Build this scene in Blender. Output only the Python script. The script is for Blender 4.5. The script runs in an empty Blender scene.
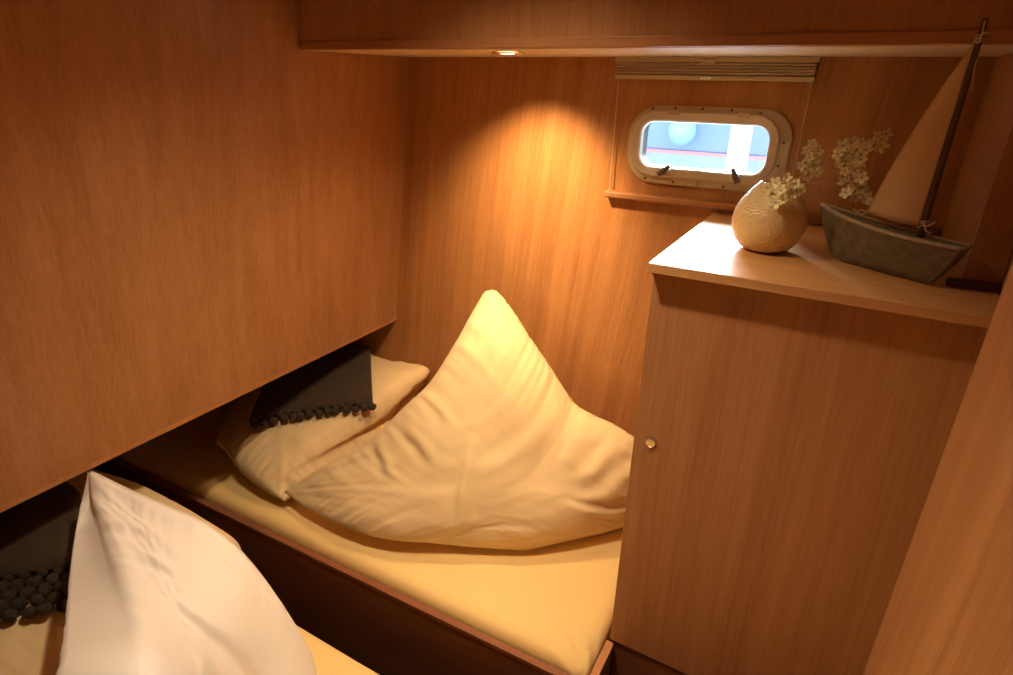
import bpy, bmesh, math, random
from mathutils import Vector, Matrix, noise
random.seed(7)
C = bpy.context.scene.collection
Z0 = 1.8                                  # height of the soffit underside above the cabin floor

# ---------------------------------------------------------------- camera
yaw, pitch, roll, FP = (0.512386, 0.406546, 0.018438, 599.478686)
cF = Vector((-math.sin(yaw)*math.cos(pitch), math.cos(yaw)*math.cos(pitch), -math.sin(pitch)))
cR0 = Vector((math.cos(yaw), math.sin(yaw), 0)); cU0 = cR0.cross(cF)
cR = cR0*math.cos(roll)+cU0*math.sin(roll); cU = -cR0*math.sin(roll)+cU0*math.cos(roll)
cC = Vector((1.18892, -1.51797, -0.05381)) + Vector((0, 0, Z0))
cd = bpy.data.cameras.new('camera'); cd.sensor_width = 36; cd.lens = FP*36/1013; cd.clip_start = .01; cd.clip_end = 200
co = bpy.data.objects.new('camera', cd); C.objects.link(co)
co.matrix_world = Matrix(((cR.x, cU.x, -cF.x, cC.x), (cR.y, cU.y, -cF.y, cC.y), (cR.z, cU.z, -cF.z, cC.z), (0, 0, 0, 1)))
bpy.context.scene.camera = co

def P(u, v, y=None, z=None):
    "survey helper: point of the cabin seen at (u,v) on the plane y=const or z=const (z counted from the soffit)"
    d = cF + cR*((u-506.5)/FP) - cU*((v-337.5)/FP)
    t = (y-cC.y)/d.y if y is not None else (z+Z0-cC.z)/d.z
    return cC + d*t

def W(x, y, z): return Vector((x, y, z+Z0))

# ---------------------------------------------------------------- materials
def mat(name): 
    m = bpy.data.materials.new(name); m.use_nodes = True
    return m, m.node_tree, m.node_tree.nodes['Principled BSDF']

def wood(name, dark, light, axis='z', rough=.4, scale=1., contrast=1., lean=0):
    m, t, b = mat(name); n = t.nodes; l = t.links
    tc = n.new('ShaderNodeTexCoord'); ro = n.new('ShaderNodeMapping'); ro.inputs['Rotation'].default_value = (0, -lean, 0)
    l.new(tc.outputs['Object'], ro.inputs['Vector'])
    def layer(across, along, detail, rg=.55):
        mp = n.new('ShaderNodeMapping')
        s = [across*scale]*3; s['xyz'.index(axis)] = along*scale
        mp.inputs['Scale'].default_value = s
        l.new(ro.outputs['Vector'], mp.inputs['Vector'])
        ns = n.new('ShaderNodeTexNoise'); ns.inputs['Detail'].default_value = detail; ns.inputs['Roughness'].default_value = rg
        ns.inputs['Scale'].default_value = 1
        l.new(mp.outputs['Vector'], ns.inputs['Vector']); return ns
    a = layer(210, 5, 3); c = layer(24, .6, 4, .65); e = layer(9, .6, 2); f = layer(480, 30, 2)
    def mix(x, y, w):
        k = n.new('ShaderNodeMix'); k.data_type = 'FLOAT'; k.inputs['Factor'].default_value = w
        l.new(x, k.inputs['A']); l.new(y, k.inputs['B']); return k.outputs['Result']
    s = mix(mix(a.outputs['Fac'], c.outputs['Fac'], .6), mix(e.outputs['Fac'], f.outputs['Fac'], .45), .36)
    r = n.new('ShaderNodeValToRGB'); 
    r.color_ramp.elements[0].position = .5-.14/contrast; r.color_ramp.elements[1].position = .5+.14/contrast
    r.color_ramp.elements[0].color = (*dark, 1); r.color_ramp.elements[1].color = (*light, 1)
    l.new(s, r.inputs['Fac']); l.new(r.outputs['Color'], b.inputs['Base Color'])
    b.inputs['Roughness'].default_value = rough; b.inputs['Specular IOR Level'].default_value = .4
    bp = n.new('ShaderNodeBump'); bp.inputs['Strength'].default_value = .08; bp.inputs['Distance'].default_value = .001
    l.new(a.outputs['Fac'], bp.inputs['Height']); l.new(bp.outputs['Normal'], b.inputs['Normal'])
    return m

def plain(name, col, rough=.5, metal=0., bump=0., bscale=200, var=.0, sheen=0, spec=.5, trans=0):
    m, t, b = mat(name); n = t.nodes; l = t.links
    b.inputs['Roughness'].default_value = rough; b.inputs['Metallic'].default_value = metal
    b.inputs['Specular IOR Level'].default_value = spec
    if sheen: b.inputs['Sheen Weight'].default_value = sheen
    tc = n.new('ShaderNodeTexCoord')
    ns = n.new('ShaderNodeTexNoise'); ns.inputs['Scale'].default_value = bscale; ns.inputs['Detail'].default_value = 3
    l.new(tc.outputs['Object'], ns.inputs['Vector'])
    r = n.new('ShaderNodeValToRGB')
    r.color_ramp.elements[0].color = (*[c*(1-var) for c in col], 1); r.color_ramp.elements[1].color = (*[min(1, c*(1+var)) for c in col], 1)
    r.color_ramp.elements[0].position = .35; r.color_ramp.elements[1].position = .65
    l.new(ns.outputs['Fac'], r.inputs['Fac']); l.new(r.outputs['Color'], b.inputs['Base Color'])
    if bump:
        bp = n.new('ShaderNodeBump'); bp.inputs['Strength'].default_value = bump; bp.inputs['Distance'].default_value = .002
        l.new(ns.outputs['Fac'], bp.inputs['Height']); l.new(bp.outputs['Normal'], b.inputs['Normal'])
    return m

M = {}
M['wood'] = wood('beech_veneer', (.36, .152, .056), (.56, .288, .122), 'z', .42)
M['woodwall'] = wood('beech_veneer_wall', (.34, .138, .045), (.60, .288, .108), 'z', .40, contrast=1.1, lean=.12)
M['woodx'] = wood('beech_edge', (.40, .17, .065), (.56, .27, .115), 'x', .4)
M['woody'] = wood('beech_edge_long', (.44, .19, .075), (.60, .30, .13), 'y', .4)
M['top'] = wood('beech_top', (.52, .25, .09), (.68, .38, .155), 'x', .38)
M['soffit'] = plain('cream_laminate', (.82, .68, .43), .5, var=.03)
M['woodlit'] = wood('lit_beech_veneer', (.46, .205, .08), (.68, .36, .155), 'z', .42)  # veneer lightened: the partition's stronger light is put into its colour
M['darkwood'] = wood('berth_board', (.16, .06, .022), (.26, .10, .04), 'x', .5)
M['rim'] = wood('berth_rim', (.24, .085, .035), (.34, .13, .06), 'x', .42)
M['floor'] = plain('dark_carpet', (.045, .026, .014), .95, bump=.4, bscale=400, var=.2)
M['ceil'] = plain('ceiling_lining', (.55, .42, .28), .7, var=.04)
M['hull'] = plain('hull_lining', (.20, .13, .075), .9, bump=.3, bscale=300, var=.1)
M['sheet'] = plain('yellow_sheet', (.93, .68, .29), .85, bump=.06, bscale=900, var=.02, sheen=.15)
M['pillow'] = plain('yellow_pillowcase', (.80, .615, .35), .8, bump=.06, bscale=900, var=.02, sheen=.15)
M['white'] = plain('cream_white_pillowcase', (.93, .90, .86), .8, bump=.06, bscale=900, var=.015, sheen=.15)
M['blanket'] = plain('dark_brown_wool', (.050, .031, .018), .95, bump=1., bscale=500, var=.35, sheen=.04)
M['plastic'] = plain('cream_plastic', (.58, .46, .30), .38, var=.03)
M['sash'] = plain('window_plastic', (.62, .49, .33), .38, var=.03)
M['gasket'] = plain('white_gasket', (.88, .86, .80), .4)
M['rubber'] = plain('black_rubber', (.02, .018, .016), .6)
M['latch'] = plain('latch_plastic', (.13, .095, .065), .4)
M['blind'] = plain('pleated_blind', (.50, .39, .26), .6, var=.06)
M['cord'] = plain('cord', (.72, .55, .38), .7)
M['chrome'] = plain('nickel', (.75, .68, .6), .25, metal=1.)
M['brass'] = plain('brass_bezel', (.85, .65, .35), .3, metal=1.)
M['stem'] = plain('dry_stem', (.60, .45, .22), .7, var=.1)
M['petal'] = plain('cream_petal', (1, .88, .54), .7, var=.08, bscale=60)
M['core'] = plain('flower_core', (.30, .14, .03), .7)
M['boat'] = plain('grey_green_wood', (.17, .135, .075), .75, bump=.5, bscale=80, var=.18)
M['boatedge'] = plain('worn_gunwale', (.40, .33, .21), .7, bump=.3, bscale=120, var=.15)
M['sail'] = plain('sailcloth', (.64, .43, .23), .85, bump=.3, bscale=500, var=.05)
M['mast'] = plain('dark_mast', (.09, .045, .02), .7, var=.15)
M['twine'] = plain('twine', (.66, .50, .34), .9)
M['tray'] = plain('dark_board', (.10, .06, .03), .6)

def vase_material():
    m, t, b = mat('dimpled_ceramic'); n = t.nodes; l = t.links
    tc = n.new('ShaderNodeTexCoord'); vo = n.new('ShaderNodeTexVoronoi'); vo.inputs['Scale'].default_value = 210; vo.inputs['Randomness'].default_value = .45
    l.new(tc.outputs['Object'], vo.inputs['Vector'])
    bp = n.new('ShaderNodeBump'); bp.inputs['Strength'].default_value = .55; bp.inputs['Distance'].default_value = .0025; bp.invert = True
    l.new(vo.outputs['Distance'], bp.inputs['Height']); l.new(bp.outputs['Normal'], b.inputs['Normal'])
    b.inputs['Base Color'].default_value = (.74, .54, .27, 1); b.inputs['Roughness'].default_value = .3
    return m
M['vase'] = vase_material()

def glass_material():
    m = bpy.data.materials.new('window_glass'); m.use_nodes = True; t = m.node_tree; t.nodes.clear()
    o = t.nodes.new('ShaderNodeOutputMaterial'); mx = t.nodes.new('ShaderNodeMixShader'); a = t.nodes.new('ShaderNodeBsdfTransparent'); g = t.nodes.new('ShaderNodeBsdfGlossy')
    a.inputs['Color'].default_value = (.93, .96, .98, 1); g.inputs['Roughness'].default_value = .03; mx.inputs['Fac'].default_value = .05
    t.links.new(a.outputs[0], mx.inputs[1]); t.links.new(g.outputs[0], mx.inputs[2]); t.links.new(mx.outputs[0], o.inputs[0])
    return m
M['glass'] = glass_material()

def emit(name, col, s):
    m, t, b = mat(name); b.inputs['Base Color'].default_value = (1, .9, .7, 1)
    b.inputs['Emission Color'].default_value = (*col, 1); b.inputs['Emission Strength'].default_value = s
    return m
M['lamp'] = emit('halogen_lens', (1, .86, .6), 12)

# ---------------------------------------------------------------- builders
def link(name, bm, material, parent=None, smooth=False, auto=None):
    bmesh.ops.recalc_face_normals(bm, faces=bm.faces)
    me = bpy.data.meshes.new(name); bm.to_mesh(me); bm.free()
    for m_ in (material if isinstance(material, (list, tuple)) else [material]): me.materials.append(m_)
    if smooth or auto:
        for f in me.polygons: f.use_smooth = True
    if auto:
        try: me.set_sharp_from_angle(angle=math.radians(auto))
        except Exception: pass
    o = bpy.data.objects.new(name, me); C.objects.link(o)
    if parent:
        o.parent = parent; o.matrix_parent_inverse = Matrix.Translation(-gloc(parent))
    return o
def gloc(o): return Vector() if o.parent else o.location.copy()   # every mesh is written in cabin coordinates
def thing(name, label, cat, loc, group=None):
    o = bpy.data.objects.new(name, None); o.empty_display_size = .02; C.objects.link(o); o.location = loc
    o['label'] = label; o['category'] = cat
    if group: o['group'] = group
    return o
def tag(o, label, cat, group=None):
    o['label'] = label; o['category'] = cat
    if group: o['group'] = group
    return o
def struct(name, bm, m, **k):
    o = link(name, bm, m, **k); o['kind'] = 'structure'; return o

def box(bm, a, b, bevel=0, seg=2):
    a, b = Vector(a), Vector(b)
    r = bmesh.ops.create_cube(bm, size=1)
    vs = r['verts']
    for v in vs: v.co = Vector(((a.x+b.x)/2+v.co.x*(b.x-a.x), (a.y+b.y)/2+v.co.y*(b.y-a.y), (a.z+b.z)/2+v.co.z*(b.z-a.z)))
    if bevel:
        es = list({e for v in vs for e in v.link_edges})
        bmesh.ops.bevel(bm, geom=es, offset=bevel, segments=seg, affect='EDGES', profile=.5)
def bx(x0, x1, y0, y1, z0, z1, bevel=0, seg=2, bm=None):
    bm = bm or bmesh.new(); box(bm, (x0, y0, z0+Z0), (x1, y1, z1+Z0), bevel, seg); return bm
def tube(bm, pts, r, n=8, cap=True):
    pts = [Vector(p) for p in pts]; rs = r if isinstance(r, (list, tuple)) else [r]*len(pts)
    rings = []; up = Vector((.13, .31, .94))
    for i, p in enumerate(pts):
        t = (pts[min(i+1, len(pts)-1)]-pts[max(i-1, 0)]).normalized()
        a = t.cross(up); a = a.normalized() if a.length > 1e-4 else t.orthogonal().normalized(); b = t.cross(a)
        rings.append([bm.verts.new(p+(a*math.cos(q)+b*math.sin(q))*rs[i]) for q in [2*math.pi*k/n for k in range(n)]])
    for A, B in zip(rings, rings[1:]):
        for k in range(n): bm.faces.new((A[k], A[(k+1) % n], B[(k+1) % n], B[k]))
    if cap: bm.faces.new(rings[0][::-1]); bm.faces.new(rings[-1])
def lathe(bm, prof, c, n=48, axis=Vector((0, 0, 1))):
    q = Vector((0, 0, 1)).rotation_difference(axis); rings = []
    for r, h in prof:
        rings.append([bm.verts.new(Vector(c)+q @ Vector((r*math.cos(2*math.pi*k/n), r*math.sin(2*math.pi*k/n), h))) for k in range(n)])
    for A, B in zip(rings, rings[1:]):
        for k in range(n): bm.faces.new((A[k], A[(k+1) % n], B[(k+1) % n], B[k]))
    bm.faces.new(rings[0][::-1]); bm.faces.new(rings[-1])
def prism(bm, poly, d):
    "poly: list of Vectors, extruded by vector d"
    A = [bm.verts.new(p) for p in poly]; B = [bm.verts.new(Vector(p)+Vector(d)) for p in poly]; n = len(A)
    bm.faces.new(A); bm.faces.new(B[::-1])
    for k in range(n): bm.faces.new((A[k], B[k], B[(k+1) % n], A[(k+1) % n]))
def rrect(cx, cz, w, h, r, n=8):
    out = []
    for (sx, sz, a0) in ((1, 1, 0), (-1, 1, 90), (-1, -1, 180), (1, -1, 270)):
        for k in range(n+1):
            a = math.radians(a0+90*k/n); out.append((cx+sx*(w/2-r)+r*math.cos(a), cz+sz*(h/2-r)+r*math.sin(a)))
    return out
def ringloft(bm, secs, close=True):
    "secs: [(rounded rect outline, y)] lofted in turn; closed loop if close"
    rings = [[bm.verts.new(W(x, y, z)) for x, z in o] for o, y in secs]
    if close: rings.append(rings[0])
    n = len(rings[0])
    for A, B in zip(rings, rings[1:]):
        for k in range(n): bm.faces.new((A[k], A[(k+1) % n], B[(k+1) % n], B[k]))
    return rings
def cr(pts, n):
    "Catmull-Rom through pts, n+1 samples evenly spread by length"
    pts = [Vector(p) for p in pts]; q = [pts[0]*2-pts[1]]+pts+[pts[-1]*2-pts[-2]]; fine = []
    for i in range(1, len(q)-2):
        for k in range(16):
            t = k/16; a, b, c, d = q[i-1:i+3]
            fine.append(.5*((2*b)+(c-a)*t+(2*a-5*b+4*c-d)*t*t+(3*b-3*c+d-a)*t**3))
    fine.append(pts[-1]); L = [0]
    for a, b in zip(fine, fine[1:]): L.append(L[-1]+(b-a).length)
    out = []; j = 0
    for k in range(n+1):
        s = L[-1]*k/n
        while j < len(L)-2 and L[j+1] < s: j += 1
        t = (s-L[j])/max(L[j+1]-L[j], 1e-9); out.append(fine[j].lerp(fine[j+1], min(max(t, 0), 1)))
    return out

def cushion(name, c0, c1, d0, d1, front, back, material, parent=None, n=90, toward=None, wr=.006, seed=0, power=.5, bulge=None, fine=1.0, clamp=None, backfn=None, creases=(), soft=1.0):
    """pillow between four edge curves. c0: A>B, c1: D>C, d0: A>D, d1: B>C."""
    c0, c1, d0, d1 = cr(c0, n), cr(c1, n), cr(d0, n), cr(d1, n)
    A, B, D, Cc = c0[0], c0[-1], c1[0], c1[-1]
    S = [[None]*(n+1) for _ in range(n+1)]
    for i in range(n+1):
        u = i/n
        for j in range(n+1):
            v = j/n
            S[i][j] = (c0[i]*(1-v)+c1[i]*v + d0[j]*(1-u)+d1[j]*u - (A*(1-u)*(1-v)+B*u*(1-v)+D*(1-u)*v+Cc*u*v))
    toward = Vector(toward)
    # one smooth normal field
    N = [[None]*(n+1) for _ in range(n+1)]
    for i in range(n+1):
        for j in range(n+1):
            a = S[min(i+6, n)][j]-S[max(i-6, 0)][j]; b = S[i][min(j+6, n)]-S[i][max(j-6, 0)]
            k = a.cross(b); k = k.normalized() if k.length > 1e-9 else toward.normalized()
            if k.dot(toward) < 0: k = -k
            N[i][j] = (k*.6+toward.normalized()*.4).normalized()
    off = Vector((seed*13.7, seed*3.1, seed*7.7))
    def wrinkle(u, v, side):
        # puckers run in from the seam, folds fan out of the corners
        du, dv = min(u, 1-u), min(v, 1-v); w = 0
        e = math.exp(-dv/.13)*min(1, dv/.03); w += e*(noise.noise(Vector((u*17, side*5, 0))+off)*.9+noise.noise(Vector((u*44, v*3, side*5))+off)*.85)
        e = math.exp(-du/.13)*min(1, du/.03); w += e*(noise.noise(Vector((v*17, 9+side*5, 0))+off)*.9+noise.noise(Vector((v*44, u*3, 9+side*5))+off)*.85)
        for k, (cu, cv) in enumerate(((0, 0), (1, 0), (0, 1), (1, 1))):
            x, y = abs(u-cu), abs(v-cv); r = math.hypot(x, y)+1e-6
            w += 1.3*math.exp(-r/.3)*min(1, r/.06)*noise.noise(Vector((math.atan2(y, x)*7, k*5+side*9, r*1.2))+off)
        # long soft creases
        q = noise.noise(Vector((u*3.2+v*2, v*2.4-u*1.2, 3+side*4))+off); w += soft*.9*(1-min(1, abs(q)*6))*min(1, min(du, dv)/.1)*.55
        w += soft*.8*noise.noise(Vector((u*4, v*4, 20+side*4))+off)*min(1, min(du, dv)/.15)
        w += .22*fine*noise.noise(Vector((u*14+2*q, v*9, 40+side*4))+off)*min(1, min(du, dv)/.1)
        if side == 0:
            for (au, av), (bu, bv), amp, wd in creases:
                ex, ey = bu-au, bv-av; L2 = ex*ex+ey*ey; t = max(0, min(1, ((u-au)*ex+(v-av)*ey)/L2))
                wob = .012*noise.noise(Vector((t*4, au*9, bv*5))); x, y = au+ex*t-u, av+ey*t-v
                sg = (x*ey-y*ex)/math.sqrt(L2)+wob; d = math.hypot(max(0, math.hypot(x, y)-abs(sg)), sg)/wd
                w += amp*math.sin(math.pi*min(1, max(0, t*.9+.1)))*(math.exp(-d*d)-.6*math.exp(-((sg/wd-1.6)**2)-max(0, math.hypot(x, y)/wd-3)))
        return w
    bm = bmesh.new(); F = {}; K = {}
    for i in range(n+1):
        for j in range(n+1):
            u, v = i/n, j/n; x, y = 2*u-1, 2*v-1
            h = max(0, (1-x*x)*(1-y*y))**power
            if bulge: h *= bulge(u, v)
            pf = S[i][j]+N[i][j]*(front*h+wr*wrinkle(u, v, 0)*min(1, h*3))
            edge = i in (0, n) or j in (0, n)
            if clamp: pf = clamp(pf)
            F[i, j] = bm.verts.new(pf)
            if edge: K[i, j] = F[i, j]
            else:
                pb = S[i][j]+backfn(u, v)+N[i][j]*(wr*wrinkle(u, v, 1)*min(1, h*3)) if backfn else S[i][j]-N[i][j]*(back*h+wr*wrinkle(u, v, 1)*min(1, h*3))
                if clamp: pb = clamp(pb)
                K[i, j] = bm.verts.new(pb)
    for i in range(n):
        for j in range(n):
            bm.faces.new((F[i, j], F[i+1, j], F[i+1, j+1], F[i, j+1])); bm.faces.new((K[i, j], K[i, j+1], K[i+1, j+1], K[i+1, j]))
    return link(name, bm, material, parent, smooth=True)

# ================================================================= SETTING
XL, XR, YF, ZC, ZF = -.95, 1.40, -2.25, .42, -1.8
wx0, wx1, wz0, wz1 = .705, 1.012, -.252, -.132      # opening for the portlight
bm = bmesh.new()
for a in ((XL-.04, wx0, ZF, ZC), (wx1, 1.75, ZF, ZC), (wx0, wx1, ZF, wz0), (wx0, wx1, wz1, ZC)):
    box(bm, (a[0], 0, a[2]+Z0), (a[1], .045, a[3]+Z0))
struct('wall_back', bm, M['woodwall'])
struct('floor', bx(XL-.04, 1.75, YF-.04, .045, ZF-.05, ZF), M['floor'])
struct('ceiling', bx(XL-.04, 1.75, YF-.04, .045, ZC, ZC+.04), M['ceil'])
struct('wall_left', bx(XL-.04, XL, YF, 0, ZF, ZC), M['hull'])
struct('wall_front', bx(XL-.04, 1.75, YF-.04, YF, ZF, ZC), M['wood'])
# right side: casing beside the cabinet, then the partition nearer to the doorway
struct('wall_right', bx(1.415, 1.45, -.60, 0, ZF, ZC), M['wood'])
struct('wall_right_casing', bx(1.365, 1.414, -.385, -.001, -.339, -.001), M['wood'])
struct('wall_right_partition', bx(1.37, 1.45, YF, -.62, ZF, ZC, .004), M['woodlit'])
struct('trim_1', bx(1.346, 1.414, -.397, -.386, -.3395, -.327, .002), M['tray'])
struct('trim_2', bx(.93, 1.36, -.022, -.001, -.3395, -.322, .002), M['rim'])

# ---------------------------------------------------------------- window
cx, cz = .861, -.192
win = thing('window_1', '', 'window', W(cx, 0, cz)); del win['label']; del win['category']; win['kind'] = 'structure'
bm = bmesh.new()
fo = rrect(cx+.003, cz-.003, .374, .182, .072); fi = rrect(cx, cz, .325, .139, .052)
ringloft(bm, [(fo, -.0005), (fo, -.007), (rrect(cx+.003, cz-.003, .366, .174, .069), -.0105), (fi, -.0105), (fi, -.0005)])
bm2 = bmesh.new(); ringloft(bm2, [(rrect(cx-.003, cz, .307, .120, .036), 0.0), (rrect(cx-.003, cz, .307, .120, .036), .05), (rrect(cx-.003, cz, .300, .113, .032), .05), (rrect(cx-.003, cz, .300, .113, .032), 0.0)]); link('spigot', bm2, M['rubber'], win, auto=40)
flange = link('window_frame', bm, M['plastic'], win, auto=40)
bm = bmesh.new()
g1 = rrect(cx-.003, cz, .302, .115, .036); so = rrect(cx-.004, cz+.001, .340, .153, .057); s1 = rrect(cx-.004, cz+.001, .332, .146, .054)
ringloft(bm, [(so, -.0110), (so, -.0185), (s1, -.0225), (g1, -.0185), (g1, -.0110)])
sash = link('sash', bm, M['sash'], win, auto=40)
bm = bmesh.new()
g0 = rrect(cx-.003, cz, .3015, .1145, .036); g2 = rrect(cx-.003, cz, .294, .107, .032)
ringloft(bm, [(g0, -.004), (g0, -.0187), (g2, -.0180), (rrect(cx-.003, cz, .290, .103, .030), -.012), (rrect(cx-.003, cz, .290, .103, .030), -.004)])
gk = link('gasket', bm, M['gasket'], win, auto=40)
bm = bmesh.new(); prism(bm, [W(x, -.0035, z) for x, z in g2], (0, .003, 0)); link('pane', bm, M['glass'], win)
for sx in (-.075, .082):
    bm = bx(cx+sx-.013, cx+sx+.013, -.0245, -.0108, cz+.066, cz+.079, .002); link('hinge', bm, M['plastic'], win)
for (x, z) in ((-.13, .080), (-.075, .083), (-.012, .083), (.053, .083), (.115, .078), (.173, .02), (.17, -.03), (-.172, .0), (-.13, -.083), (-.06, -.086), (.06, -.086), (.13, -.082)):
    bm = bmesh.new(); lathe(bm, [(.0032, 0), (.0032, .0010), (.001, .0016)], W(cx+x, -.0104, cz+z), 12, Vector((0, -1, 0))); link('screw', bm, M['latch'], win)
link('seam_cover', bx(cx-.0008, cx+.0008, -.0112, -.0100, cz-.0935, cz-.078), M['latch'], win)
for k, (lx, lz, ang) in enumerate(((.779, -.250, 38), (.947, -.250, -60))):
    d = Vector((math.cos(math.radians(ang)), 0, math.sin(math.radians(ang))))
    if ang < 0: d = -d
    base = W(lx, -.028, lz)
    bm = bmesh.new(); tube(bm, [base-d*.016, base-d*.004, base+d*.008, base+d*.019], [.0065, .0075, .0058, .0042], 10)
    la = link('latch', bm, M['latch'], win, auto=40)
    bm = bmesh.new(); lathe(bm, [(.0075, 0), (.0075, .012), (.004, .0135)], base+Vector((0, .016, 0)), 16, Vector((0, -1, 0)))
    link('latch_pivot', bm, M['plastic'], la, auto=40)

# ---------------------------------------------------------------- blind above the window
bl = thing('window_blind', 'folded-up pleated beige blind in its cassette above the small window', 'blind', W(.853, -.015, -.024))
link('headrail', bx(.632, 1.073, -.026, -.001, -.011, -.0005, .0015), M['plastic'], bl)
bm = bmesh.new(); prof = [(-.003, -.012)]; k = 4
for i in range(k): prof += [(-.0235, -.0122-i*.0062), (-.0265, -.0146-i*.0062), (-.0235, -.0172-i*.0062), (-.0215, -.0179-i*.0062)]
prof += [(-.003, -.0375)]
prism(bm, [W(.636, y, z) for y, z in prof], (.433, 0, 0)); link('pleated_fabric', bm, M['blind'], bl)
link('bottom_rail', bx(.634, 1.071, -.025, -.002, -.048, -.0385, .0018), M['plastic'], bl)
link('handle', bx(.832, .866, -.031, -.0245, -.014, -.0065, .0015), M['plastic'], bl)
link('pull_tab', bx(.838, .861, -.029, -.0245, -.046, -.041, .001), M['gasket'], bl)
for x in (.640, 1.066):
    bm = bmesh.new(); tube(bm, [W(x, -.012, -.047), W(x, -.012, -.313)], .0011, 6); link('guide_cord', bm, M['cord'], bl)
tag(link('window_shelf', bx(.630, 1.09, -.026, -.0005, -.330, -.3135, .004), M['woodx']), 'narrow wooden ledge on the back wall just below the small window', 'ledge')

# ---------------------------------------------------------------- overhead box with downlight
ob = thing('overhead_box', 'long wooden box under the ceiling along the back wall with cream underside', 'overhead box', W(.7, -.2, 0))
bm = bmesh.new(); prism(bm, [W(.0045, -.416, .018), W(.1317*ZC+.002, -.416, ZC-.001), W(1.4145, -.416, ZC-.001), W(1.4145, -.416, .018)], (0, .018, 0)); link('front_panel', bm, M['wood'], ob)
link('edge_strip', bx(.004, 1.4145, -.4185, -.398, .0012, .0178, .0010), M['woodx'], ob)
link('underside_panel', bx(.004, 1.4145, -.3978, -.0005, .0002, .012), M['soffit'], ob)['label'] = 'cream underside panel'
sx, sy = .480, -.275
dl = thing('downlight', 'small round recessed spotlight glowing in the underside of the overhead box', 'spotlight', W(sx, sy, 0))
bm = bmesh.new(); R = [(.034, -.0004), (.034, -.002), (.031, -.004), (.0245, -.0036), (.0235, -.0004)]
rings = [[bm.verts.new(W(sx+r*math.cos(2*math.pi*k/40), sy+r*math.sin(2*math.pi*k/40), h)) for k in range(40)] for r, h in R]; rings.append(rings[0])
for A, B in zip(rings, rings[1:]):
    for k in range(40): bm.faces.new((A[k], A[(k+1) % 40], B[(k+1) % 40], B[k]))
link('bezel', bm, M['brass'], dl, smooth=True)
bm = bmesh.new(); lathe(bm, [(.0232, -.0004), (.0232, -.0022), (.012, -.0034)], W(sx, sy, 0), 32); link('lens', bm, M['lamp'], dl, smooth=True)

# ---------------------------------------------------------------- locker over the pillow ends
def lx(z): return .1317*z
lk = thing('overhead_locker', 'large sloping wooden locker front on the left above the pillow ends of the berths', 'locker', W(-.3, -1.1, -.84))
bm = bmesh.new(); zb = -.8385
prism(bm, [W(lx(zb+.012), YF+.002, zb+.012), W(lx(ZC)-.0002, YF+.002, ZC-.001), W(lx(ZC)-.02, YF+.002, ZC-.001), W(lx(zb+.012)-.02, YF+.002, zb+.012)], (0, -YF-.003, 0))
link('front_panel', bm, M['wood'], lk)
bm = bmesh.new(); prism(bm, [W(lx(zb)+.002, YF+.002, zb), W(lx(zb)+.0035, YF+.002, zb+.0118), W(lx(zb)-.02, YF+.002, zb+.0118), W(lx(zb)-.02, YF+.002, zb)], (0, -YF-.003, 0))
link('edge_strip', bm, M['woody'], lk)['label'] = 'paler wooden lipping along the lower edge'
link('bottom_panel', bx(XL+.001, lx(zb)-.0205, YF+.002, -.001, zb, zb+.015), M['darkwood'], lk)

# ---------------------------------------------------------------- cabinet
cab = thing('cabinet', 'tall wooden cabinet with an overhanging top carrying the vase and the model boat', 'cabinet', W(1.16, -.25, ZF))
link('body', bx(.9225, 1.414, -.479, -.001, -1.268, -.3575), M['wood'], cab)
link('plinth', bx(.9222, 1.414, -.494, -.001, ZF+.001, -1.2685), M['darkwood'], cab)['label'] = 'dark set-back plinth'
dr = link('door', bx(.912, 1.4135, -.4985, -.4805, -1.268, -.3600, .0012), M['wood'], cab)
kx, kz = .947, -.706
bm = bmesh.new(); lathe(bm, [(.0125, 0), (.0125, .002), (.0105, .0035), (.0095, .0022), (.0085, .0022), (.008, .004), (.003, .0045)], W(kx, -.4985, kz), 32, Vector((0, -1, 0)))
link('knob', bm, M['chrome'], dr, auto=30)['label'] = 'round nickel push-button knob'
link('cabinet_top', bx(.908, 1.4138, -.527, -.001, -.3572, -.340, .0015), M['top'], cab)
bm = bmesh.new(); lathe(bm, [(.0022, 0), (.0022, .001), (.001, .0015)], W(.913, -.4990, -.366), 10, Vector((0, -1, 0))); link('screw', bm, M['chrome'], cab)

# ---------------------------------------------------------------- berths
def berth(name, label, y_left, y_right, x1, yback, mat_y0, endcap, top=-1.274):
    "front board runs from (XL, y_left) to (x1, y_right)"
    t = thing(name, label, 'berth', W((XL+x1)/2, (y_left+yback)/2, ZF))
    sl = (y_right-y_left)/(x1-XL)
    def board(z0, z1, th0, th1, m, nm):
        bm = bmesh.new(); prism(bm, [W(XL+.002, y_left+th0, z0), W(x1, y_right+th0, z0), W(x1, y_right+th1, z0), W(XL+.002, y_left+th1, z0)], (0, 0, z1-z0)); return link(nm, bm, m, t)
    s = 1 if yback > y_left else -1
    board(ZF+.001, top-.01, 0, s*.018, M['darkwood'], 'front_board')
    board(top-.0098, top, -s*.002, s*.016, M['rim'], 'edge_strip')
    if endcap:
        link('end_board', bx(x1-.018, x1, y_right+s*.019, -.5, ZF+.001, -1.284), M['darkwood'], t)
        link('end_strip', bx(x1-.016, x1+.0018, y_right+s*.0165, -.5, -1.2838, -1.274), M['woody'], t)
    ya, yb = sorted((max(y_left, y_right)+.02 if s > 0 else min(y_left, y_right)-.02, yback))
    link('slat_base', bx(XL+.002, x1-.02, ya, yb, -1.40, -1.3865), M['darkwood'], t)
    return t
berth('berth', 'back berth box along the window wall with a thin wooden rim', -.686, -.641, .921, -.002, 0, True)
berth('berth', 'near berth box at the lower left across the dark footwell', -.875, -.875, 1.365, YF+.002, 0, False, -1.386)

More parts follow.
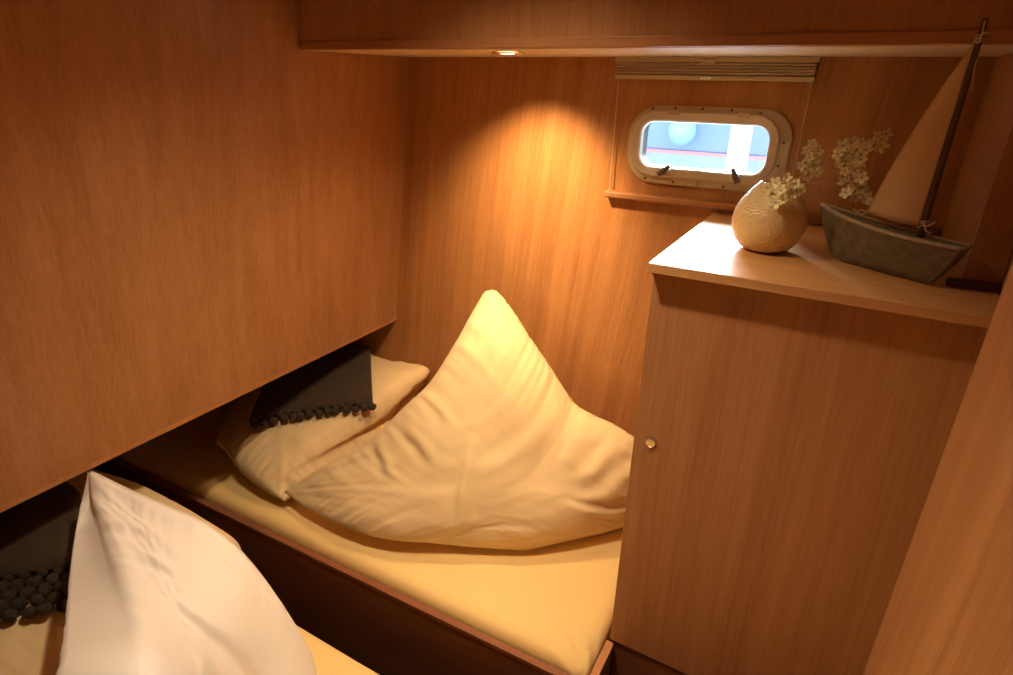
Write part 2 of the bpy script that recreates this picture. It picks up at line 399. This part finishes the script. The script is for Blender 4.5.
def mattress(name, label, corners, z0, z1, puckers=None):
    "bevelled slab over a quadrilateral plan, subdivided, with gentle unevenness"
    bm = bmesh.new(); nx, ny, rr = 120, 50, .035
    A, B, Cc, D = [Vector(c) for c in corners]
    H = z1-z0
    def pl(u, v): return (A*(1-u)+B*u)*(1-v)+(D*(1-u)+Cc*u)*v
    top = {}
    L1, L2 = (B-A).length, (D-A).length
    def e(d): return 1-math.sqrt(max(0, 1-(1-min(d/rr, 1))**2))
    us = sorted(set([round(k/nx, 5) for k in range(nx+1)]+[round(q/L1, 5) for q in (.002, .005, .009)]+[round(1-q/L1, 5) for q in (.002, .005, .009)]))
    vs = sorted(set([round(k/ny, 5) for k in range(ny+1)]+[round(q/L2, 5) for q in (.002, .005, .009)]+[round(1-q/L2, 5) for q in (.002, .005, .009)]))
    g = []
    for u in us:
        row = []
        for v in vs:
            p = pl(u, v)
            du, dv = min(u, 1-u)*L1, min(v, 1-v)*L2
            if du < .09 and dv < .09:      # round the plan corners
                cxn, cyn = (1 if u > .5 else -1), (1 if v > .5 else -1)
            z = z1-rr*max(e(du), e(dv))*1.0
            z += .003*noise.noise(Vector((p.x*5, p.y*7, z1*10)))
            if puckers: z += puckers(p, du, dv)
            row.append(bm.verts.new(W(p.x, p.y, z)))
        g.append(row)
    for i in range(len(us)-1):
        for j in range(len(vs)-1): bm.faces.new((g[i][j], g[i+1][j], g[i+1][j+1], g[i][j+1]))
    loop = [g[i][0] for i in range(len(us))]+[g[-1][j] for j in range(1, len(vs))]+[g[i][-1] for i in range(len(us)-2, -1, -1)]+[g[0][j] for j in range(len(vs)-2, 0, -1)]
    bot = [bm.verts.new((v.co.x, v.co.y, z0+Z0)) for v in loop]; n = len(loop)
    for k in range(n): bm.faces.new((loop[k], loop[(k+1) % n], bot[(k+1) % n], bot[k]))
    bm.faces.new(bot)
    return tag(link(name, bm, M['sheet'], smooth=True), label, 'mattress')
def puck(p, du, dv):
    d = math.hypot(p.x-.90, p.y+.60)
    return -.013*math.exp(-(d/.06)**2)*(1+math.sin(math.atan2(p.y+.66, p.x-.95)*22))
mattress('mattress', 'yellow sheeted mattress on the back berth under the big upright pillow',
         ((XL+.004, -.666, 0), (.902, -.622, 0), (.902, -.004, 0), (XL+.004, -.004, 0)), -1.3845, -1.240, puck)
mattress('mattress', 'yellow-orange mattress corner on the near berth at the bottom edge of the picture',
         ((XL+.004, -2.2, 0), (1.36, -2.2, 0), (1.36, -.850, 0), (XL+.004, -.850, 0)), -1.3845, -1.235)

# ---------------------------------------------------------------- pillows
TW = -cF
def ky(p, ylim=-.003):
    if p.y > ylim: p.y = ylim
    return p
def clamp_big(p):
    p.y = min(p.y, -.004)
    if p.y > -.55 and p.x > .904: p.x = .904
    if p.z-Z0 < -1.241: p.z = Z0-1.241
    return p
T = P(484, 291, y=-.10)
Lc = P(284, 491, y=-.575); Bc = P(525, 551, z=-1.228); Rc = W(.896, -.03, -1.10)
big = cushion('pillow',
    [T, P(497, 291, y=-.10), P(514, 312, y=-.10), P(532, 340, y=-.10), P(550, 366, y=-.10), P(573, 401, y=-.11), P(592, 414, y=-.12), P(614, 424, y=-.12), P(636, 438, y=-.12), W(.875, -.06, -1.02), Rc],
    [Lc, P(305, 508, y=-.590), P(345, 527, y=-.595), P(380, 538, y=-.575), P(420, 542, y=-.518), P(470, 547, y=-.458), Bc],
    [T, P(470, 316, y=-.18), P(455, 343, y=-.24), P(430, 382, y=-.31), P(404, 407, y=-.37), P(365, 444, y=-.44), P(320, 468, y=-.51), Lc],
    [Rc, W(.875, -.08, -1.19), W(.82, -.135, -1.234), W(.72, -.265, -1.234), Bc],
    .085, .06, M['pillow'], toward=W(.9, -1.4, -.3)-W(.4, -.3, -.95), wr=.0075, seed=1, n=130, clamp=clamp_big, power=.55, soft=.35, fine=1.6, creases=[((.30, .42), (.62, .80), 1.1, .018), ((.45, .12), (.40, .55), .6, .03), ((.06, .5), (.30, .55), .9, .02), ((.05, .62), (.24, .68), 1.0, .018), ((.72, .05), (.66, .30), 1.3, .025), ((.80, .04), (.72, .40), .9, .02), ((.90, .25), (.70, .45), 1.1, .02), ((.05, .40), (.22, .42), .8, .02)])
tag(big,
    'large yellow pillow standing on its corner against the back wall', 'pillow')


from mathutils.bvhtree import BVHTree
def tree(o):
    me = o.data; return BVHTree.FromPolygons([v.co.copy() for v in me.vertices], [tuple(f.vertices) for f in me.polygons])
big_tree = tree(big)
def press(p, tr, floor, gap=.004):
    "soft thing underneath gives way to the one resting on it"
    for ox, oy in ((0, 0), (.012, 0), (-.012, 0), (0, .012), (0, -.012), (.009, .009), (-.009, -.009), (.009, -.009), (-.009, .009)):
        h = tr.ray_cast(Vector((p.x+ox, p.y+oy, floor+Z0-.02)), Vector((0, 0, 1)))
        if h[0] is not None and h[0].z-gap < p.z: p.z = max(h[0].z-gap, floor+Z0)
    return p
def pick(tr, u, v, lift=0):
    d = (cF+cR*((u-506.5)/FP)-cU*((v-337.5)/FP)).normalized(); h = tr.ray_cast(cC, d)
    return h[0]-d*lift
def clamp_low(p):
    p.y = min(p.y, -.004)
    if p.z-Z0 < -1.2365: p.z = Z0-1.2365
    return press(p, big_tree, -1.2365)
low = cushion('pillow',
    [W(-.62, -.02, -1.10), W(-.45, -.01, -1.05), P(345, 348, y=-.01), P(392, 364, y=-.01), P(430, 370, y=-.02), W(-.02, -.04, -1.07), W(.02, -.05, -1.12)],
    [P(226, 452, z=-1.175)+Vector((-.08, .02, -.01)), P(226, 452, z=-1.175), P(240, 472, z=-1.18), P(262, 489, z=-1.19), P(284, 502, z=-1.205)],
    [W(-.62, -.02, -1.10), W(-.63, -.25, -1.13), P(226, 452, z=-1.175)+Vector((-.08, .02, -.01))],
    [W(.02, -.05, -1.12), W(.0, -.3, -1.17), P(284, 502, z=-1.205)],
    .085, .05, M['pillow'], toward=(.1, -.3, 1), wr=.007, seed=2, clamp=clamp_low, power=.42, n=80)
tag(low,
    'flat yellow pillow lying on the back berth beneath the folded dark throw', 'pillow')

# near berth
def clamp_near(p):
    if p.z-Z0 < -1.2285: p.z = Z0-1.2285
    if p.x < -.09 and p.z-Z0 > -.845: p.z = Z0-.845
    return p
Tn = P(87, 471, y=-1.045)
white = cushion('pillow',
    [Tn, P(97, 473, y=-1.04), P(130, 489, y=-1.02), P(170, 506, y=-1.0), P(205, 522, y=-.985), P(238, 547, y=-.97), P(268, 583, y=-.96), P(292, 622, y=-.95), P(308, 655, y=-.945), P(318, 682, y=-.945)],
    [P(150, 860, y=-1.36), W(.40, -1.40, -1.2), W(.52, -1.28, -1.21)],
    [Tn, P(91, 500, y=-1.07), P(99, 540, y=-1.12), P(109, 590, y=-1.18), P(118, 640, y=-1.24), P(126, 690, y=-1.29), P(150, 860, y=-1.36)],
    [P(318, 682, y=-.945), W(.48, -1.02, -1.22), W(.52, -1.15, -1.22), W(.52, -1.28, -1.21)],
    .10, .13, M['white'], toward=(.75, -.25, .6), wr=.006, seed=4, clamp=clamp_near, power=.5, n=100, soft=.6,
    backfn=lambda u, v: (Vector((-.80, -.46, -.12))*.115*(1-(1-v)**3.2)**.8*math.sin(math.pi*u**.30)**.8-Vector((.1, -.1, .8))*.05*math.sin(math.pi*u)*math.sin(math.pi*v)),
    creases=[((.03, .20), (.22, .14), 1.2, .02), ((.05, .30), (.38, .24), 1.2, .022), ((.22, .42), (.62, .30), 1.3, .025), ((.40, .50), (.85, .30), 1.5, .03), ((.12, .52), (.5, .46), 1.0, .03)])
white_tree = tree(white)
tag(white,
    'big white pillow standing upright on its corner in the lower left foreground', 'pillow')

nlow = cushion('pillow',
    [W(-.72, -.90, -1.10), P(130, 483, z=-1.05), P(165, 498, z=-1.06), P(205, 520, z=-1.08), P(240, 546, z=-1.11), W(.12, -.90, -1.16)],
    [W(-.74, -1.46, -1.13), W(-.4, -1.48, -1.12), W(-.1, -1.46, -1.14), W(.10, -1.42, -1.18)],
    [W(-.72, -.90, -1.10), W(-.74, -1.2, -1.10), W(-.74, -1.46, -1.13)],
    [W(.12, -.90, -1.16), W(.13, -1.2, -1.18), W(.10, -1.42, -1.18)],
    .07, .06, M['pillow'], toward=(0, 0, 1), wr=.009, seed=3, clamp=lambda p: press(clamp_near(p), white_tree, -1.2285), power=.45, n=80)
tag(nlow,
    'flat yellow pillow on the near berth beneath the white pillow and the knobbly blanket', 'pillow')
# ---------------------------------------------------------------- dark throws with bobble fringe
def throw(name, label, quad, tr, thick, rows, r, count, seed, z_clear=-.842, pitch=1.3):
    "quad: back-left, back-right, front-right, front-left of the top face; folded slab of two layers with bobbles along the front hem"
    A, B, Cq, D = quad; n1, n2 = 40, 30
    t = thing(name, label, 'blanket', (A+B+Cq+D)/4)
    def pt(u, v): 
        p = (A*(1-u)+B*u)*(1-v)+(D*(1-u)+Cq*u)*v
        zs = []
        for ox in (-.03, -.015, 0, .015, .03):
            for oy in (-.03, -.015, 0, .015, .03):
                h = tr.ray_cast(Vector((p.x+ox, p.y+oy, Z0-.7)), Vector((0, 0, -1)))
                if h[0] is not None: zs.append(h[0].z)
        base_z = max(zs) if zs else p.z
        q = tr.ray_cast(Vector((p.x, p.y, Z0-.7)), Vector((0, 0, -1)))
        base_z = (sum(zs)/len(zs)*.5+max(zs)*.5) if zs else p.z-thick
        if q[0] is not None: base_z = max(base_z, q[0].z+.001)
        p = p.copy(); p.z = base_z+.003+thick+.004*noise.noise(Vector((u*6+seed, v*6, 0)))+.003
        return p
    for lay, (o0, o1) in enumerate(((0, thick*.5), (thick*.52, thick))):
        bm = bmesh.new(); g = {}
        ins = .004*lay
        for i in range(n1+1):
            for j in range(n2+1):
                u, v = i/n1, j/n2; p = pt(u, v-ins*2*v*0)
                d = min(min(u, 1-u)*n1, min(v, 1-v)*n2); k = min(1, d/1.5); k = math.sqrt(max(0, 1-(1-k)**2))
                mid = (o0+o1)/2; hh = (o1-o0)/2*max(.15, k)
                g[i, j, 0] = bm.verts.new(p-Vector((0, 0, mid-hh))); g[i, j, 1] = bm.verts.new(p-Vector((0, 0, mid+hh)))
        for i in range(n1):
            for j in range(n2):
                bm.faces.new((g[i, j, 0], g[i+1, j, 0], g[i+1, j+1, 0], g[i, j+1, 0])); bm.faces.new((g[i, j, 1], g[i, j+1, 1], g[i+1, j+1, 1], g[i+1, j, 1]))
        for i in range(n1):
            for j in (0, n2): bm.faces.new((g[i, j, 0], g[i, j, 1], g[i+1, j, 1], g[i+1, j, 0]))
        for j in range(n2):
            for i in (0, n1): bm.faces.new((g[i, j, 0], g[i, j+1, 0], g[i, j+1, 1], g[i, j, 1]))
        link('folded_layer', bm, M['blanket'], t, smooth=True)
    bm = bmesh.new(); bmesh.ops.create_icosphere(bm, subdivisions=3, radius=1)
    for v in bm.verts: v.co *= 1+.14*noise.noise(v.co*2.6+Vector((seed, 0, 0)))
    me = bpy.data.meshes.new('bobble'); bm.to_mesh(me); bm.free(); me.materials.append(M['blanket'])
    for f in me.polygons: f.use_smooth = True
    fd = ((D-A)+(Cq-B)).normalized(); rnd = random.Random(seed)
    for q in range(rows):
        for k in range(count):
            u = (k+.5+.5*(q % 2))/count+rnd.uniform(-.012, .012)
            if u > 1.01: continue
            p = pt(min(max(u, 0), 1), 1)+fd*(r*(pitch*q-.5)); h = tr.ray_cast(Vector((p.x, p.y, Z0-.7)), Vector((0, 0, -1)))
            p.z = max(p.z-thick*.5-r*.35*q, (h[0].z if h[0] is not None else -9)+r*1.28+.001)+rnd.uniform(0, .2)*r
            o = bpy.data.objects.new('bobble', me); C.objects.link(o); o.parent = t; o.matrix_parent_inverse = Matrix.Translation(-t.location)
            o.location = p; o.scale = (r*rnd.uniform(.85, 1.05), r*rnd.uniform(.9, 1.1), r*rnd.uniform(.85, 1)); o.rotation_euler = (0, 0, rnd.uniform(0, 6))
    return t
low_tree = tree(low); nlow_tree = tree(nlow)
throw('blanket', 'folded dark brown throw with a bobble hem on the back berth pillow',
      (pick(low_tree, 371, 356)+Vector((-.36, -.03, 0)), pick(low_tree, 371, 356), pick(low_tree, 374, 416, .02), pick(low_tree, 250, 428, .02)),
      low_tree, .030, 2, .0125, 14, 11)
throw('blanket', 'dark chunky knitted blanket with big knobbly bobbles beside the white pillow',
      (W(-.70, -.98, -.97), W(-.24, -1.01, -.95), pick(nlow_tree, 88, 575, .02), pick(nlow_tree, -30, 596, .02)),
      nlow_tree, .045, 5, .0135, 7, 12, pitch=1.45)

# ---------------------------------------------------------------- vase
vx, vy = 1.0655, -.318
bm = bmesh.new()
prof = [(.030, 0), (.036, .001), (.048, .007), (.060, .020), (.0675, .038), (.0695, .054), (.066, .072), (.057, .090), (.045, .105), (.034, .116), (.0285, .1215), (.0265, .122), (.0255, .120), (.030, .112), (.042, .098), (.053, .082), (.058, .06), (.05, .03), (.03, .012)]
lathe(bm, [(r*.93, h*1.02) for r, h in prof], W(vx, vy, -.3397), 64)
tag(link('vase', bm, M['vase'], smooth=True), 'round cream-yellow dimpled ceramic vase on the cabinet top', 'vase')

# ---------------------------------------------------------------- dried flower sprigs
def blossom_mesh(name, petals, rad, cup):
    bm = bmesh.new()
    for k in range(petals):
        a = 2*math.pi*k/petals; ca, sa = math.cos(a), math.sin(a)
        vs = []; prof = [(.08, .03), (.30, .22), (.60, .37), (.85, .33), (.98, .15), (1.02, .02)]
        L = []
        for (d, w) in prof: L.append((d, w))
        for face in (0,):
            rows = []
            for d, w in L:
                zc = cup*d*d
                rows.append([(d, -w, zc+.05*(w > 0)), (d, 0, zc-.02), (d, w, zc+.05*(w > 0))])
            vr = [[bm.verts.new((rad*(ca*x-sa*y), rad*(sa*x+ca*y), rad*z)) for x, y, z in r] for r in rows]
            for A, B in zip(vr, vr[1:]):
                for i in range(2):
                    try: bm.faces.new((A[i], A[i+1], B[i+1], B[i]))
                    except ValueError: pass
    bmesh.ops.remove_doubles(bm, verts=bm.verts, dist=rad*.01)
    bmesh.ops.solidify(bm, geom=bm.faces[:], thickness=rad*.07)
    n0 = len(bm.faces)
    bmesh.ops.create_icosphere(bm, subdivisions=2, radius=rad*.13, matrix=Matrix.Translation((0, 0, rad*.05)))
    bm.faces.ensure_lookup_table()
    me = bpy.data.meshes.new(name); 
    for i, f in enumerate(bm.faces): f.material_index = 1 if i >= n0 else 0; f.smooth = True
    bm.to_mesh(me); bm.free(); me.materials.append(M['petal']); me.materials.append(M['core']); return me
BM = [blossom_mesh('blossom', 5, .0098, .35), blossom_mesh('blossom', 5, .0082, .8), blossom_mesh('blossom', 5, .0088, .1)]
mouth = W(vx, vy, -.222)
def sprig(label, stem_pts, twigs, blooms, seed):
    t = thing('flower_sprig', label, 'flower', stem_pts[0], 'dried flower sprigs in the dimpled vase'); rnd = random.Random(seed)
    bm = bmesh.new(); s = cr(stem_pts, 24); tube(bm, s, [.0011-.0006*k/24 for k in range(25)], 6)
    for tw in twigs: tube(bm, cr(tw, 10), [.0007-.0004*k/10 for k in range(11)], 5)
    for b in blooms:
        q = min(s, key=lambda p: (p-b).length+max(0, p.x-b.x)*.8)
        if (q-b).length > .004: tube(bm, [q, q.lerp(b, .5)+Vector((0, 0, -.003)), b], .0005, 5)
    link('stem', bm, M['stem'], t, smooth=True)
    for k, b in enumerate(blooms):
        o = bpy.data.objects.new('blossom', BM[k % 3]); C.objects.link(o); o.parent = t; o.matrix_parent_inverse = Matrix.Translation(-t.location)
        o.location = b; d = Vector((rnd.uniform(-.7, .7), -1, rnd.uniform(-.3, .8))); o.rotation_euler = d.to_track_quat('Z', 'Y').to_euler()
        sc = rnd.uniform(.95, 1.3); o.scale = (sc, sc, sc)
    return t
def FB(lst, y=-.28): 
    rnd = random.Random(len(lst)); return [P(u, v, y=y+rnd.uniform(-.022, .012)) for u, v in lst]
base = W(vx+.004, vy, -.30)
sprig('low clump of cream blossoms hanging over the rim of the vase', [base+Vector((-.006, -.004, 0)), mouth+Vector((.002, -.012, 0)), mouth+Vector((.003, -.016, .010)), P(782, 178, y=-.355), P(800, 184, y=-.375)],
      [], FB([(776, 183), (787, 178), (796, 184), (781, 191), (792, 193), (800, 190), (773, 194), (784, 201), (768, 188), (776, 203)], -.388), 3)
sprig('short upright twig of cream blossoms between vase and window', [base+Vector((-.004, .008, 0)), mouth+Vector((.004, .008, 0)), mouth+Vector((.010, .008, .012)), P(800, 178, y=-.262), P(808, 160, y=-.262), P(813, 143, y=-.262)],
      [], FB([(813, 144), (808, 150), (818, 151), (810, 158), (819, 159), (814, 165), (805, 169), (816, 173), (808, 176), (801, 166)], -.258), 4)
sprig('long arching branch of cream blossoms reaching over the model boat', [base+Vector((.006, 0, 0)), mouth+Vector((.012, -.002, 0)), mouth+Vector((.018, -.002, .010)), P(805, 176, y=-.30), P(830, 166, y=-.29), P(855, 150, y=-.29), P(888, 135, y=-.29)],
      [[P(805, 176, y=-.30), P(825, 172, y=-.29), P(850, 172, y=-.29), P(868, 160, y=-.29)], [P(806, 175, y=-.30), P(816, 168, y=-.30), P(832, 150, y=-.28), P(836, 138, y=-.28)], [P(804, 177, y=-.30), P(822, 184, y=-.29), P(842, 186, y=-.29)], [P(815, 177, y=-.30), P(828, 158, y=-.30), P(832, 146, y=-.30)], [P(830, 168, y=-.29), P(850, 180, y=-.30), P(872, 205, y=-.31)], [P(800, 184, y=-.29), P(830, 182, y=-.29), P(850, 190, y=-.30)], [P(812, 178, y=-.285), P(835, 156, y=-.285), P(840, 148, y=-.285)]],
      FB([(843, 146), (851, 143), (838, 154), (848, 153), (857, 150), (861, 142), (866, 150), (872, 143), (878, 136), (886, 134), (845, 162), (853, 161), (861, 160), (837, 165), (845, 171), (855, 170), (863, 168), (852, 179), (862, 178), (843, 183), (851, 188), (862, 188), (870, 192), (855, 197), (865, 200), (874, 202), (846, 193), (881, 145)], -.30), 5)

# ---------------------------------------------------------------- model sailing boat
bt = thing('model_sailboat', 'wooden model sailboat with one cream sail on the cabinet top', 'model boat', W(1.25, -.36, -.34))
bow = Vector((1.146, -.300)); stern = Vector((1.352, -.425)); ax = (stern-bow); BL = ax.length; ax.normalize(); px_ = Vector((ax.y, -ax.x))  # px_ points toward the viewer side
if px_.y > 0: px_ = -px_
def H(s, w, z): q = bow+ax*(s*BL)+px_*w; return W(q.x, q.y, z)
def sheer(s): return -.2535-.022*s+.030*(s-.5)**2-.004
def halfb(s): return .025*max(0.02, (1-(1-min(s/.55, 1))**2.2))**.8*(1-.42*max(0, (s-.6)/.4)**1.6)
bm = bmesh.new(); NS, NK = 30, 8; rows = []
for i in range(NS+1):
    s = i/NS; zt = sheer(s); row = []
    hb = halfb(s)
    # rake: lower points are pulled in at both ends
    for k in range(-NK, NK+1):
        a = k/NK; d = 1-abs(a)                      # 0 at gunwale, 1 at keel
        wv = hb*(abs(a)**.5)*(1 if a > 0 else -1) if a else 0
        zb = -.3395+.010*max(0, (.14-s)/.14)
        z = zt+(zb-zt)*(d**.8 if d else 0)
        dep = (zt-z)/(zt+.3395)
        ss = s+dep**1.3*(.17*(1-s)**2-.14*s**2)
        row.append(bm.verts.new(H(ss, wv, z)))
    rows.append(row)
for A, B in zip(rows, rows[1:]):
    for k in range(2*NK): bm.faces.new((A[k], A[k+1], B[k+1], B[k]))
    bm.faces.new((A[0], B[0], B[-1], A[-1]))
bm.faces.new(rows[0]); bm.faces.new(rows[-1][::-1])
link('hull', bm, M['boat'], bt, auto=50)
bm = bmesh.new(); gun = []
for i in range(NS+1): s = i/NS; gun.append(H(s, halfb(s), sheer(s)+.001))
tube(bm, gun, .0036, 8); tube(bm, [H(i/NS, -halfb(i/NS), sheer(i/NS)+.001) for i in range(NS+1)], .0030, 8)
tube(bm, [H(1, halfb(1), sheer(1)+.001), H(1, -halfb(1), sheer(1)+.001)], .0030, 8)
link('gunwale', bm, M['boatedge'], bt, smooth=True)['label'] = 'paler worn edge along the hull'
bm = bmesh.new(); dk = []
for i in range(NS+1): s = i/NS; dk.append((H(s, halfb(s)*.94, sheer(s)+.0018), H(s, -halfb(s)*.94, sheer(s)+.0018), H(s, halfb(s)*.94, sheer(s)-.002), H(s, -halfb(s)*.94, sheer(s)-.002)))
vv = [[bm.verts.new(p) for p in r] for r in dk]
for A, B in zip(vv, vv[1:]):
    bm.faces.new((A[0], A[1], B[1], B[0])); bm.faces.new((A[2], B[2], B[3], A[3])); bm.faces.new((A[0], B[0], B[2], A[2])); bm.faces.new((A[1], A[3], B[3], B[1]))
bm.faces.new((vv[0][0], vv[0][2], vv[0][3], vv[0][1])); bm.faces.new((vv[-1][0], vv[-1][1], vv[-1][3], vv[-1][2]))
link('deck', bm, M['boat'], bt)
mb = P(922, 229, y=-.388); mt = P(986, 18, y=-.442)
bm = bmesh.new(); tube(bm, [mb-(mt-mb)*.04, mb, mb.lerp(mt, .5), mb.lerp(mt, .93), mt], [.0052, .0052, .0048, .0040, .0028], 12)
link('mast', bm, M['mast'], bt, smooth=True)
# sail: foot from the bow to the mast, luff along the mast
s0 = P(867, 212, y=-.345); s1 = mb+Vector((-.006, -.004, .004)); s2 = P(975, 42, y=-.437)
bm = bmesh.new(); NU = 24; g = []
for i in range(NU+1):
    v = i/NU; a = s0.lerp(s2, v); b = s1.lerp(s2, v); row = []
    a += Vector((-.006, 0, 0))*math.sin(math.pi*v)
    for j in range(NU+1):
        u = j/NU; p = a.lerp(b, u); w = (1-v)*math.sin(math.pi*u)
        p += Vector((-.2, -1, 0))*(.012*w); row.append(p)
    g.append(row)
F_ = [[bm.verts.new(p) for p in r] for r in g]; K_ = [[bm.verts.new(p+Vector((.0002, .0012, 0))) for p in r] for r in g]
for i in range(NU):
    for j in range(NU):
        bm.faces.new((F_[i][j], F_[i][j+1], F_[i+1][j+1], F_[i+1][j])); bm.faces.new((K_[i][j], K_[i+1][j], K_[i+1][j+1], K_[i][j+1]))
    bm.faces.new((F_[i][0], F_[i+1][0], K_[i+1][0], K_[i][0])); bm.faces.new((F_[i][-1], K_[i][-1], K_[i+1][-1], F_[i+1][-1]))
for j in range(NU): bm.faces.new((F_[0][j], K_[0][j], K_[0][j+1], F_[0][j+1]))
link('sail', bm, M['sail'], bt, smooth=True)
bm = bmesh.new(); lu = cr([g[i][0] for i in range(0, NU+1, 4)], 20); tube(bm, lu, .0010, 6); link('sail_hem', bm, M['sail'], bt, smooth=True)
def knot(pts_list, r=.0011):
    bm = bmesh.new()
    for pts in pts_list: tube(bm, cr(pts, 12), r, 6)
    link('twine', bm, M['twine'], bt, smooth=True)
def ring(c, axis, rad, r=.0011):
    q = Vector((0, 0, 1)).rotation_difference(axis.normalized()); return [c+q @ Vector((rad*math.cos(k*math.pi/4), rad*math.sin(k*math.pi/4), .0004*k)) for k in range(17)]
md = (mt-mb)
knot([ring(mb+md*.03, md, .0062), [mb+md*.03+Vector((0, -.006, 0)), P(928, 226, y=-.40), P(935, 222, y=-.405)], [mb+md*.03+Vector((0, -.006, 0)), P(926, 231, y=-.40), P(931, 233, y=-.402)], [mb+md*.03+Vector((0, -.006, 0)), P(917, 228, y=-.40)]])
kp = mb.lerp(mt, .90)
knot([ring(kp, md, .0052), ring(mb.lerp(mt, .915), md, .0050), [s2, kp+Vector((0, -.005, 0)), P(983, 33, y=-.45), P(990, 34, y=-.452)], [kp+Vector((0, -.005, 0)), P(983, 30, y=-.45), P(985, 20, y=-.45)], [kp+Vector((0, -.005, 0)), P(975, 41, y=-.448)]])
knot([[mb.lerp(mt, .86)+Vector((.004, -.005, 0)), P(974, 70, y=-.44), P(972, 92, y=-.437)]], .0007)
knot([[s0, P(863, 214, y=-.345), P(858, 213, y=-.34), P(853, 209, y=-.335)], [s0, P(860, 210, y=-.345), P(856, 215, y=-.34)]])

# ---------------------------------------------------------------- outside the window
def slab(x0, x1, y0, y1, z0, z1, b=0): return bx(x0, x1, y0, y1, z0, z1, b)
M['water'] = plain('harbour_water', (.42, .58, .66), .25, bump=.3, bscale=1.2, var=.12)
M['bluehull'] = plain('pale_blue_hull', (.34, .48, .90), .5, var=.08, bscale=.9)
M['stripe'] = plain('pink_stripe', (.95, .42, .42), .5)
M['boot'] = plain('pale_grey_boot', (.50, .62, .74), .5, var=.1, bscale=3)
M['fender'] = plain('blue_fender', (.45, .70, .93), .35)
M['post'] = plain('white_post', (.98, .93, .84), .6, var=.03, bscale=8)
wt = struct('water', slab(-60, 60, .3, 60, -1.9, -1.5), M['water'])
nb = thing('neighbouring_boat', 'pale blue boat side seen outside through the small window', 'boat', W(-.5, 6.2, -1.5))
link('blue_side', slab(-9, 9, 6, 8, -.80, -.30, .02), M['bluehull'], nb)
link('stripe', slab(-9, 9, 5.99, 8, -.842, -.801), M['stripe'], nb)['label'] = 'pinkish waterline stripe'
link('waterline', slab(-9, 9, 6, 8, -1.9, -.843), M['boot'], nb)
bm = bmesh.new(); lathe(bm, [(.01, -.17), (.07, -.15), (.125, -.10), (.155, -.03), (.155, .03), (.13, .09), (.08, .135), (.03, .16), (.02, .20)], W(-.66, 5.8, -.56), 32)
fe = thing('fender', 'round light blue ball fender seen outside through the window', 'fender', W(-.66, 5.8, -.56))
link('ball', bm, M['fender'], fe, smooth=True)
bm = bmesh.new(); tube(bm, [W(-.66, 5.8, -.37), W(-.66, 5.85, -.30), W(-.66, 6.0, -.29)], .01, 6); link('rope', bm, M['post'], fe)
tag(link('mooring_post', slab(.385, .505, 2.95, 3.1, -1.7, .3, .01), M['post']), 'thick white post standing outside on the right of the window view', 'post')

# ---------------------------------------------------------------- light
def lamp(name, kind, loc, energy, col, **k):
    l = bpy.data.lights.new(name, kind); l.energy = energy; l.color = col
    for a, b in k.items(): setattr(l, a, b)
    o = bpy.data.objects.new(name, l); C.objects.link(o); o.location = loc; return o
lamp('downlight_beam', 'SPOT', W(sx, sy, -.006), 38, (1, .66, .32), spot_size=math.radians(84), spot_blend=1., shadow_soft_size=.018)
bpy.data.objects['downlight_beam'].rotation_euler = Vector((-.10, .55, -.92)).to_track_quat('-Z', 'Y').to_euler()
lamp('downlight_spill', 'SPOT', W(sx, sy, -.006), 21, (1, .68, .35), spot_size=math.radians(140), spot_blend=1., shadow_soft_size=.018)
# second downlight in the cabin ceiling, behind the viewer's left shoulder
dx, dy = .64, -.84
d2 = thing('downlight', 'round recessed ceiling spotlight over the near berth', 'spotlight', W(dx, dy, ZC))
bm = bmesh.new(); lathe(bm, [(.036, -.0005), (.036, -.003), (.03, -.005)], W(dx, dy, ZC), 32); link('bezel', bm, M['brass'], d2, smooth=True)
lamp('cabin_light', 'SPOT', W(dx, dy, ZC-.01), 68, (1, .76, .49), spot_size=math.radians(114), spot_blend=1., shadow_soft_size=.04)
so_ = lamp('sun', 'SUN', W(.8, 3, 2), 58, (.93, .97, 1), angle=math.radians(40))
so_.rotation_euler = Vector((.14, -1, -.42)).to_track_quat('-Z', 'Y').to_euler()
w = bpy.data.worlds.new('sky'); bpy.context.scene.world = w; w.use_nodes = True
w.node_tree.nodes['Background'].inputs['Color'].default_value = (.72, .86, 1, 1); w.node_tree.nodes['Background'].inputs['Strength'].default_value = 2.1

sc = bpy.context.scene
sc.view_settings.view_transform = 'Standard'; sc.view_settings.look = 'None'; sc.view_settings.exposure = .1; sc.view_settings.gamma = 1
sc.view_settings.use_curve_mapping = False
